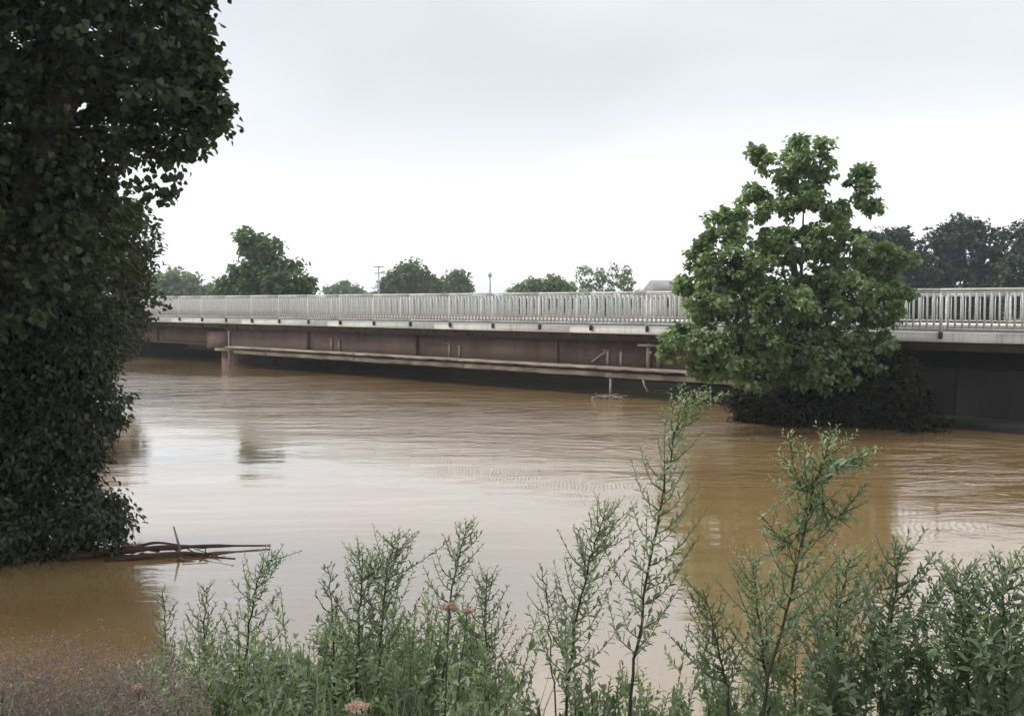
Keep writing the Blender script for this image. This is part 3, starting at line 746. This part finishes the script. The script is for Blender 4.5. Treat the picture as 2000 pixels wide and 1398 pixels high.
mb = MB(); mb.tube(smooth_path([wp(250, .05, 10.45), wp(300, .10, 10.55), wp(345, .07, 10.6)], 8), np.linspace(.022, .009, 8), 5); mb.build('branch', MAT['driftwood'], dw, True)
mb = MB(); mb.tube([wp(352, .03, 10.5), wp(346, .16, 10.5), wp(340, .29, 10.5)], [.016, .013, .008], 5); mb.build('upright_twig', MAT['bracket_paint'], dw, True)
mb = MB(); rg = np.random.default_rng(9)
for i in range(30):
    q = wp(rg.uniform(215, 420), rg.uniform(.0, .05), rg.uniform(10.15, 10.6)); dv = np.array([rg.normal() * .16, rg.normal() * .06, rg.normal() * .02])
    mb.tube([q - dv, q + dv], rg.uniform(.003, .009), 4)
tag(mb.build('loose_sticks', MAT['driftwood'], dw), kind='stuff')

# flood litter caught on the drain pipe under the bridge
pc = at(1195, 593, 28.1)
fl = empty('flood_litter', (pc[0], pc[1], 0)); tag(fl, 'small heap of pale flood litter caught on the pipe under the bridge', 'debris')
rg = np.random.default_rng(19); mb = MB()
for i in range(46):
    q = np.array([rg.normal() * .20, rg.normal() * .10, abs(rg.normal()) * .04]); dv = rg.normal(size=3) * (.13, .10, .02)
    mb.tube([q - dv, q + dv * .2 + (0, 0, .01), q + dv], rg.uniform(.006, .018), 4)
tag(mb.build('loose_sticks', MAT['ledge_concrete'], fl), kind='stuff')
mb = MB(); mb.tube(smooth_path([(-.55, .05, -.02), (-.1, -.08, .06), (.3, 0, .05), (.62, .1, .0)], 9), np.linspace(.035, .012, 9), 6); mb.build('branch', MAT['ledge_concrete'], fl, True)

# ------------------------------------------------------------------ foreground weeds on the near bank
def lance(n_var=3):
    out = []
    for i in range(n_var):
        w = (0.24, 0.32, 0.42)[i]
        V = np.array([(0, 0, 0), (.35, -w / 2, .05), (.35, w / 2, .05), (.72, -w * .36, .02), (.72, w * .36, .02), (1, 0, -.10), (.36, 0, 0), (.72, 0, -.03)], float)
        F = [(0, 1, 6), (0, 6, 2), (1, 3, 7), (1, 7, 6), (6, 7, 4), (6, 4, 2), (3, 5, 7), (7, 5, 4)]
        out.append((V, np.array(F)))
    return out
LANCE = lance()
def lance_mesh(C, D, Nn, S, rng, which=None):
    """joined lance leaves (8 triangles each) growing from C along D"""
    n = len(C); D = norm(D); R = norm(np.cross(Nn, D)); U = np.cross(D, R)
    Vt, Ft = LANCE[1 if which is None else which]
    V = C[:, None] + S[:, None, None] * (Vt[None, :, 0:1] * D[:, None] + Vt[None, :, 1:2] * R[:, None] + Vt[None, :, 2:3] * U[:, None])
    F = (np.arange(n)[:, None, None] * 8 + Ft[None]).reshape(-1, 3)
    return V.reshape(-1, 3), F

def shoot_leaves(P, rng, step, l0, l1, spread=0.7):
    """leaf bases, directions, normals and sizes along a polyline"""
    seg = np.linalg.norm(np.diff(P, axis=0), axis=1); tot = seg.sum(); cum = np.concatenate([[0], np.cumsum(seg)])
    ts = np.arange(step * 0.6, tot, step)
    if len(ts) == 0: ts = np.array([tot * 0.7])
    C = np.stack([np.interp(ts, cum, P[:, i]) for i in range(3)], -1)
    T = norm(np.gradient(P, axis=0)); T = norm(np.stack([np.interp(ts, cum, T[:, i]) for i in range(3)], -1))
    ang = np.arange(len(ts)) * 2.4 + rng.uniform(0, 6.3) + rng.normal(size=len(ts)) * 0.3
    ref = np.where(np.abs(T[:, 2:3]) < 0.9, [[0, 0, 1.0]], [[1.0, 0, 0]])
    A = norm(np.cross(T, ref)); B = np.cross(T, A)
    side = np.cos(ang)[:, None] * A + np.sin(ang)[:, None] * B
    D = T * rng.uniform(0.35, 0.9, (len(ts), 1)) + side * spread; D[:, 2] -= 0.08
    Nn = T * 0.8 + rng.normal(size=D.shape) * 0.3; Nn[:, 2] += 0.6
    u = ts / tot
    return C, D, Nn, (l0 * (1 - u) + l1 * u) * rng.uniform(0.7, 1.25, len(ts))

LEAF_PROTO = {}
def leaf_proto(mat, k, v):
    key = (mat, k, v)
    if key not in LEAF_PROTO:
        V, F = LANCE[k]
        me = mesh_np('leaf', V, F3=F, var=np.full(8, (0.15, 0.45, 0.7, 0.95)[v])); me.materials.append(MAT[mat]); LEAF_PROTO[key] = me
    return LEAF_PROTO[key]

def place_leaf(parent, c, d, n, s, mat, rng, young=False):
    d = d / np.linalg.norm(d); r = np.cross(n, d); r /= max(np.linalg.norm(r), 1e-6); u = np.cross(d, r)
    o = link('leaf', leaf_proto(mat, int(rng.integers(0, 3)), 3 if young else int(rng.integers(0, 4))), None, parent)
    M = Matrix(((d[0] * s, r[0] * s, u[0] * s, c[0]), (d[1] * s, r[1] * s, u[1] * s, c[1]), (d[2] * s, r[2] * s, u[2] * s, c[2]), (0, 0, 0, 1)))
    o.matrix_local = M

def tall_weed(label, pts, Y, seed, shoot_n, shoot_len, mat='leaf_weed', r0=0.0065, t0=0.22, leaf=0.036, forks=(), single_leaves=True, step=0.0105):
    """a spire weed: stem through photo points, side shoots with leaves that shorten to the tip"""
    rng = np.random.default_rng(seed); leaf *= 1.12
    w = [at(px, py, Y) for px, py in pts]
    foot = w[0].copy(); foot[0] += (w[0][0] - w[1][0]) * 0.3; foot[2] = float(ground_h(foot[0], foot[1]))
    t = empty('tall_weed', foot); tag(t, label, 'weed')
    path = smooth_path([foot - (0, 0, .03)] + w, 26) - foot
    path[1:-1] += rng.normal(size=(24, 3)) * 0.003
    mb = MB(); mb.tube(path, np.linspace(r0, 0.0014, 26), 6); mb.build('stem', MAT['stem_brown'], t, True)
    stems = [(path, 1.0)]
    for fpts, ti in forks:
        q = np.array([at(px, py, Y + rng.uniform(-.05, .05)) for px, py in fpts]) - foot
        p0 = path[int(ti * 25)]
        fp = smooth_path(np.vstack([p0, q]), 14)
        mb = MB(); mb.tube(fp, np.linspace(r0 * .55, 0.0012, 14), 5); mb.build('stem', MAT['stem_green'], t, True)
        stems.append((fp, 0.30))
    budget = 298
    for path_, rel in stems:
        n = int(shoot_n * 1.6 * rel); start = t0 if rel == 1.0 else 0.08
        for i in range(n):
            u = start + (1 - start) * (i + rng.random() * 0.6) / n; u = min(u, 0.985)
            f = u * (len(path_) - 1); k = int(f); f -= k
            p0 = path_[k] * (1 - f) + path_[min(k + 1, len(path_) - 1)] * f
            T = norm((path_[min(k + 1, len(path_) - 1)] - path_[k])[None])[0]
            az = i * 2.4 + rng.normal() * 0.4
            ln = shoot_len * (1.0 if rel == 1.0 else 0.40) * (0.18 + 0.95 * (1 - u) ** 0.75) * rng.uniform(0.65, 1.25)
            hd = np.array([math.cos(az), math.sin(az) * 0.8, 0])
            e1 = p0 + (hd * 0.75 + T * 0.55) * ln * 0.55; e2 = p0 + (hd * 0.95 + T * 1.25) * ln * 0.9
            sp = smooth_path([p0, e1, e2], 6)
            mb = MB(); mb.tube(sp, np.linspace(0.0022, 0.0008, 6), 4, False); so = mb.build('side_shoot', MAT['stem_green'], t)
            C, D, Nn, S = shoot_leaves(sp, rng, step, leaf * (1.15 - 0.45 * u), leaf * 0.55 * (1.2 - 0.5 * u))
            if single_leaves and budget > len(C):
                budget -= len(C)
                for q in range(len(C)): place_leaf(so, C[q], D[q], Nn[q], S[q], mat, rng, u > 0.86)
            else:
                V, F = lance_mesh(C, D, Nn, S, rng)
                lf = link('leaves', mesh_np('leaves', V, F3=F, var=np.repeat(np.clip(rng.normal(.5, .25, len(C)) + (.35 if u > .86 else 0), 0, 1), 8)), MAT[mat], so); tag(lf, kind='stuff')
        # small leaves and buds straight on the stem
        C, D, Nn, S = shoot_leaves(path_[int(len(path_) * 0.35):], rng, 0.018, leaf * .8, leaf * .45)
        V, F = lance_mesh(C, D, Nn, S, rng)
        lf = link('stem_leaves', mesh_np('stem_leaves', V, F3=F, var=np.repeat(np.clip(rng.normal(.45, .22, len(C)) + np.linspace(0, .5, len(C)), 0, 1), 8)), MAT[mat], t); tag(lf, kind='stuff')
    return t

tall_weed('tallest spire weed, pale tip bending right, reaching up to the bridge shadow', [(1232, 1398), (1246, 1250), (1272, 1090), (1298, 950), (1318, 850), (1340, 800), (1370, 774)], 3.3, 51, 38, .20, t0=.24)
tall_weed('forked spire weed with a dark stem and two pale tips at right', [(1488, 1398), (1520, 1260), (1555, 1110), (1583, 985), (1600, 925), (1622, 856)], 3.1, 52, 34, .21, t0=.32,
          forks=[([(1572, 960), (1548, 900), (1546, 850)], .86), ([(1640, 905), (1705, 876)], .90), ([(1630, 1010), (1690, 945)], .78), ([(1545, 1060), (1485, 1005)], .72)])
tall_weed('slender spire weed just left of the tallest one', [(1105, 1398), (1122, 1250), (1145, 1120), (1165, 1050), (1186, 990)], 3.4, 53, 38, .20, t0=.22)
tall_weed('spire weed rising from the left tangle above the pink flowers', [(862, 1398), (872, 1280), (884, 1150), (898, 1080), (916, 1022)], 3.5, 54, 24, .16, t0=.34, leaf=.032)
tall_weed('thin weed leaning right below the floating drift branch', [(470, 1398), (478, 1290), (492, 1180), (510, 1120), (534, 1084)], 3.6, 55, 24, .17, t0=.30, leaf=.032, single_leaves=False)
tall_weed('upright weed with dark tip at the top of the left tangle', [(738, 1398), (742, 1260), (752, 1150), (760, 1100), (772, 1052)], 3.5, 56, 26, .20, t0=.30, leaf=.034, single_leaves=False, mat='leaf_weed_dark')
tall_weed('wispy weed with few leaves left of the slender spire weed', [(1085, 1398), (1075, 1290), (1072, 1200), (1066, 1150), (1058, 1105)], 3.6, 57, 10, .10, t0=.45, leaf=.022, single_leaves=False, r0=.004)
tall_weed('thin weed standing at the left end of the tangle before the brown reflection', [(338, 1398), (330, 1310), (322, 1220), (318, 1150)], 3.7, 58, 12, .11, t0=.35, leaf=.028, single_leaves=False, r0=.004, mat='leaf_weed_dark')
tall_weed('short leafy spire between the tallest weed and the forked weed', [(1420, 1398), (1410, 1300), (1392, 1220), (1372, 1150)], 3.2, 59, 20, .17, t0=.25, leaf=.034, single_leaves=False, mat='leaf_weed_dark')
tall_weed('bushy weed left of the forked stem with a hazy olive top', [(1500, 1398), (1490, 1280), (1478, 1170), (1470, 1095)], 3.4, 60, 30, .24, t0=.28, leaf=.034, single_leaves=False)
tall_weed('upright leafy weed right of the forked stem', [(1640, 1398), (1636, 1280), (1640, 1180), (1660, 1090)], 3.3, 61, 30, .26, t0=.28, leaf=.04, single_leaves=False)
tall_weed('broad dark weed with a drooping top near the right edge', [(1720, 1398), (1730, 1290), (1745, 1180), (1760, 1070)], 3.0, 62, 28, .24, t0=.25, leaf=.046, single_leaves=False, mat='leaf_weed_dark')
tall_weed('dark leafy weed in the right corner', [(1890, 1398), (1888, 1290), (1880, 1200), (1885, 1115)], 2.9, 63, 30, .22, t0=.22, leaf=.046, single_leaves=False, mat='leaf_weed_dark')
tall_weed('dark leafy weed cut by the right edge of the picture', [(1965, 1398), (1962, 1290), (1958, 1190), (1968, 1105)], 2.8, 64, 30, .22, t0=.22, leaf=.046, single_leaves=False, mat='leaf_weed_dark')
tall_weed('stem with a flat leaf standing out left of the highest tangle tips', [(655, 1398), (650, 1280), (648, 1180), (640, 1105)], 3.5, 65, 14, .12, t0=.30, leaf=.036, single_leaves=False, r0=.004, mat='leaf_weed_dark')
tall_weed('twin-tipped weed left of the upright tangle weed', [(695, 1398), (700, 1260), (705, 1150), (702, 1072)], 3.4, 66, 26, .18, t0=.28, leaf=.034, single_leaves=False, forks=[([(725, 1120), (738, 1080)], .8)])
tall_weed('rounded leafy weed between the pink flowers and the bare water gap', [(945, 1398), (950, 1290), (948, 1200), (950, 1120)], 3.5, 67, 28, .18, t0=.25, leaf=.034, single_leaves=False)
tall_weed('weed with curled top in front of the pale water below the drift branch', [(400, 1398), (398, 1300), (400, 1210), (404, 1145)], 3.6, 68, 20, .15, t0=.28, leaf=.03, single_leaves=False)

# bushy weeds: four prototypes copied along the bank
def bushy_proto(seed, mat):
    rng = np.random.default_rng(seed)
    parts = []
    Cs, Ds, Ns, Ss = [], [], [], []
    for j in range(6):
        a = rng.uniform(0, 6.28); top = np.array([math.cos(a) * rng.uniform(.08, .24), math.sin(a) * rng.uniform(.05, .2), rng.uniform(.75, 1.0)])
        p = smooth_path([(0, 0, -.03), top * (.25, .25, .45), top], 10)
        mb = MB(); mb.tube(p, np.linspace(.0045, .0012, 10), 5); parts.append(('stem', mb.mesh('stem', True), 'stem_green'))
        mbs = MB()
        for i in range(12):
            u = .22 + .75 * i / 12; p0 = p[int(u * 9)]
            az = i * 2.4 + j; ln = .20 * (1.1 - u) + .04
            e2 = p0 + np.array([math.cos(az) * .8, math.sin(az) * .8, .85]) * ln
            sp = smooth_path([p0, (p0 + e2) / 2 + (0, 0, -.01), e2], 5)
            c, d, n, s = shoot_leaves(sp, rng, .0078, .044, .026); Cs.append(c); Ds.append(d); Ns.append(n); Ss.append(s)
        c, d, n, s = shoot_leaves(p[2:], rng, .009, .048, .022); Cs.append(c); Ds.append(d); Ns.append(n); Ss.append(s)
    C = np.vstack(Cs); S = np.concatenate(Ss)
    V, F = lance_mesh(C, np.vstack(Ds), np.vstack(Ns), S, rng, 2)
    me = mesh_np('foliage', V, F3=F, var=np.repeat(np.clip(rng.normal(.5, .27, len(C)), 0, 1), 8))
    parts.append(('foliage', me, mat))
    for _, m_, k_ in parts: m_.materials.append(MAT[k_])
    return parts
PROTO = [bushy_proto(101, 'leaf_weed'), bushy_proto(102, 'leaf_weed_dark'), bushy_proto(103, 'leaf_weed'), bushy_proto(104, 'leaf_weed_dark'), bushy_proto(105, 'leaf_weed')]
rng = np.random.default_rng(200)
def bushy(px, py, Y, k, label, group):
    p = at(px, py, Y); gz = float(ground_h(p[0], p[1])); h = p[2] - gz
    t = empty('bushy_weed', (p[0], p[1], gz), rng.uniform(0, 6.28)); tag(t, label, 'weed', group)
    wd = rng.uniform(.85, 1.15)
    for nm, me, _ in PROTO[k]:
        o = link(nm, me, None, t); o.scale = (wd, wd, h)
        if nm == 'foliage': o['kind'] = 'stuff'
def prof(px):                 # tops of the tangle along the bottom of the view
    return np.interp(px, [0, 150, 270, 330, 400, 470, 560, 640, 700, 780, 860, 950, 1000], [1245, 1235, 1205, 1180, 1180, 1160, 1130, 1130, 1105, 1095, 1130, 1150, 1210])
for px in np.arange(285, 985, 15):
    x = px + rng.uniform(-12, 12)
    bushy(x, prof(x) + abs(rng.normal()) * 55, rng.uniform(3.1, 4.3), int(rng.integers(0, 5)), 'grey-green bushy weed in the dense tangle left of the water gap', 'bushy weeds in the left tangle')
for px in np.arange(-60, 285, 18):
    x = px + rng.uniform(-12, 12)
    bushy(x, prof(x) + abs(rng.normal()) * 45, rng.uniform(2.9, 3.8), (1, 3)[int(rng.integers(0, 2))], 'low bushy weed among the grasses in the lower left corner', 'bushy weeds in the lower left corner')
for px, py in ((1130, 1230), (1180, 1200), (1270, 1240), (1330, 1260), (1160, 1310), (1290, 1330), (1225, 1290), (1090, 1330)):
    bushy(px + rng.uniform(-8, 8), py, rng.uniform(3.2, 3.9), int(rng.integers(0, 5)), 'loose leafy weed around the feet of the two middle spires', 'loose weeds around the middle spires')
for px, py in ((1420, 1200), (1470, 1180), (1560, 1170), (1620, 1160), (1680, 1130), (1740, 1130), (1790, 1170), (1400, 1290), (1540, 1290), (1660, 1260), (1730, 1270), (1600, 1330), (1450, 1310), (1790, 1290)):
    bushy(px + rng.uniform(-8, 8), py, rng.uniform(3.0, 3.8), int(rng.integers(0, 5)), 'leafy weed crowding round the forked spire weed', 'weeds around the forked spire')
for px, py in ((1870, 1150), (1930, 1140), (1990, 1150), (1850, 1260), (1910, 1240), (1970, 1250), (2040, 1160), (2080, 1220)):
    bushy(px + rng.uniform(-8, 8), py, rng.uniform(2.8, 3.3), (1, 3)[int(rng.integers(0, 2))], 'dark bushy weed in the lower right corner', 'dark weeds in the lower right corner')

# pink flowering weeds
def flower_head(parent, c, r, rng):
    n = 130
    d = norm(rng.normal(size=(n, 3))); d[:, 2] = np.abs(d[:, 2]) * .6
    P = c + d * r * (rng.random((n, 1)) ** .4) * np.array([1, 1, .7])
    D = d + rng.normal(size=(n, 3)) * .3; D[:, 2] += .4
    V, F = leaf_arrays(P, D, norm(rng.normal(size=(n, 3))), rng.uniform(.010, .018, n), .6)
    o = link('flower_head', mesh_np('flower_head', V, F3=F, var=np.repeat(np.clip(rng.normal(.5, .3, n), 0, 1), 4)), MAT['petal_pink'], parent); tag(o, kind='stuff')
def pink_weed(label, heads, Y, seed):
    rng = np.random.default_rng(seed)
    w0 = at(heads[0][0], heads[0][1], Y); f = np.array([w0[0] - .03, w0[1], 0]); f[2] = float(ground_h(f[0], f[1]))
    t = empty('flowering_weed', f); tag(t, label, 'weed', 'pink flowering weeds')
    for px, py, r in heads:
        q = at(px, py, Y) - f
        p = smooth_path([(0, 0, -.03), q * (.3, .3, .5), q], 10)
        mb = MB(); mb.tube(p, np.linspace(.0045, .002, 10), 5); mb.build('stem', MAT['stem_brown'], t, True)
        C, D, Nn, S = shoot_leaves(p[3:], rng, .03, .06, .035)
        V, F = lance_mesh(C, D, Nn, S, rng)
        tag(link('leaves', mesh_np('leaves', V, F3=F, var=np.repeat(np.clip(rng.normal(.5, .25, len(C)), 0, 1), 8)), MAT['leaf_weed'], t), kind='stuff')
        flower_head(t, q, r, rng)
pink_weed('pink twin-headed flower standing out on the tangle left of the water gap', [(877, 1186, .026), (913, 1195, .018)], 3.0, 71)
pink_weed('pink flower head at the bottom edge below the tangle', [(697, 1382, .034)], 2.75, 72)
pink_weed('faint pink flower head in the lower left grasses', [(272, 1345, .024)], 2.9, 73)
pink_weed('pink flower head cut by the left edge of the picture', [(6, 1342, .022)], 2.9, 74)

# grasses: blades along the bank crest, mauve panicles in the lower left
def grass(name, label, n, pxr, pyr, Yr, mat, seed, wid, lean):
    rng = np.random.default_rng(seed)
    Y = rng.uniform(*Yr, n); px = rng.uniform(*pxr, n)
    X = (px - 1000) / FPX * Y
    gz = ground_h(X, Y)
    topz = EYE - (rng.uniform(*pyr, n) - 593) / FPX * Y
    h = np.clip(topz - gz, .08, 1.2) * rng.uniform(.6, 1, n)
    a = rng.uniform(0, 6.28, n); ld = np.stack([np.cos(a), np.sin(a), 0 * a], -1) * (h * lean * rng.uniform(.2, 1, n))[:, None]
    side = np.stack([-np.sin(a), np.cos(a), 0 * a], -1) * (wid * rng.uniform(.6, 1.4, n))[:, None]
    b = np.stack([X, Y, gz - .03], -1); up = np.array([0, 0, 1.0])
    pts = []
    for u, wv in ((0, 1.0), (.4, .9), (.75, .6), (1.0, .05)):
        c = b + up * (h * u * (1 - .12 * u))[:, None] + ld * (u ** 2)
        pts += [c - side * wv, c + side * wv]
    V = np.stack(pts, 1).reshape(-1, 3)
    F = (np.arange(n)[:, None, None] * 8 + np.array([[0, 1, 3, 2], [2, 3, 5, 4], [4, 5, 7, 6]])[None]).reshape(-1, 4)
    o = link(name, mesh_np(name, V, F4=F, var=np.repeat(np.clip(rng.normal(.45, .28, n), 0, 1), 8)), MAT[mat]); tag(o, label, 'grass', kind='stuff')
    return b, h, ld
grass('bank_grass', 'tall grass growing between the weeds along the near bank', 4500, (-200, 1000), (1200, 1420), (2.4, 4.4), 'leaf_grass', 301, .0035, .35)
grass('bank_grass', 'thin grass at the foot of the weeds in the lower right', 1800, (1350, 2150), (1270, 1440), (2.4, 3.8), 'leaf_grass', 302, .003, .35)
b, h, ld = grass('seeding_grass', 'mauve seeding grass in the lower left corner', 2200, (-150, 330), (1180, 1330), (2.6, 3.8), 'leaf_grass', 303, .0015, .25)
rng = np.random.default_rng(304)
k = 26; n = len(h); tipc = b + np.stack([0 * h, 0 * h, h * .88], -1) + ld
P = np.repeat(tipc, k, 0) + rng.normal(size=(n * k, 3)) * np.array([.016, .016, .042])
V, F = leaf_arrays(P, rng.normal(size=(n * k, 3)) + (0, 0, .8), norm(rng.normal(size=(n * k, 3))), rng.uniform(.008, .014, n * k), .5)
o = link('grass_seed_heads', mesh_np('grass_seed_heads', V, F3=F, var=np.repeat(np.clip(rng.normal(.5, .25, n * k), 0, 1), 4)), MAT['seed_mauve'])
tag(o, 'mauve seed heads over the lower left grass', 'grass', kind='stuff')

# ------------------------------------------------------------------ damp air
mb = MB(); mb.box(-960, 960, -960, 1010, -2.2, 16.0)
hzm = bpy.data.materials.new('damp_air'); hzm.use_nodes = True
hn = hzm.node_tree.nodes; hn.clear()
ho = hn.new('ShaderNodeOutputMaterial'); hv = hn.new('ShaderNodeVolumePrincipled')
hv.inputs['Color'].default_value = (0.93, 0.96, 1.0, 1); hv.inputs['Density'].default_value = 0.0009; hv.inputs['Anisotropy'].default_value = 0.2
hzm.node_tree.links.new(hv.outputs[0], ho.inputs['Volume'])
tag(mb.build('haze', hzm), 'thin damp haze in the air over the river', kind='stuff')
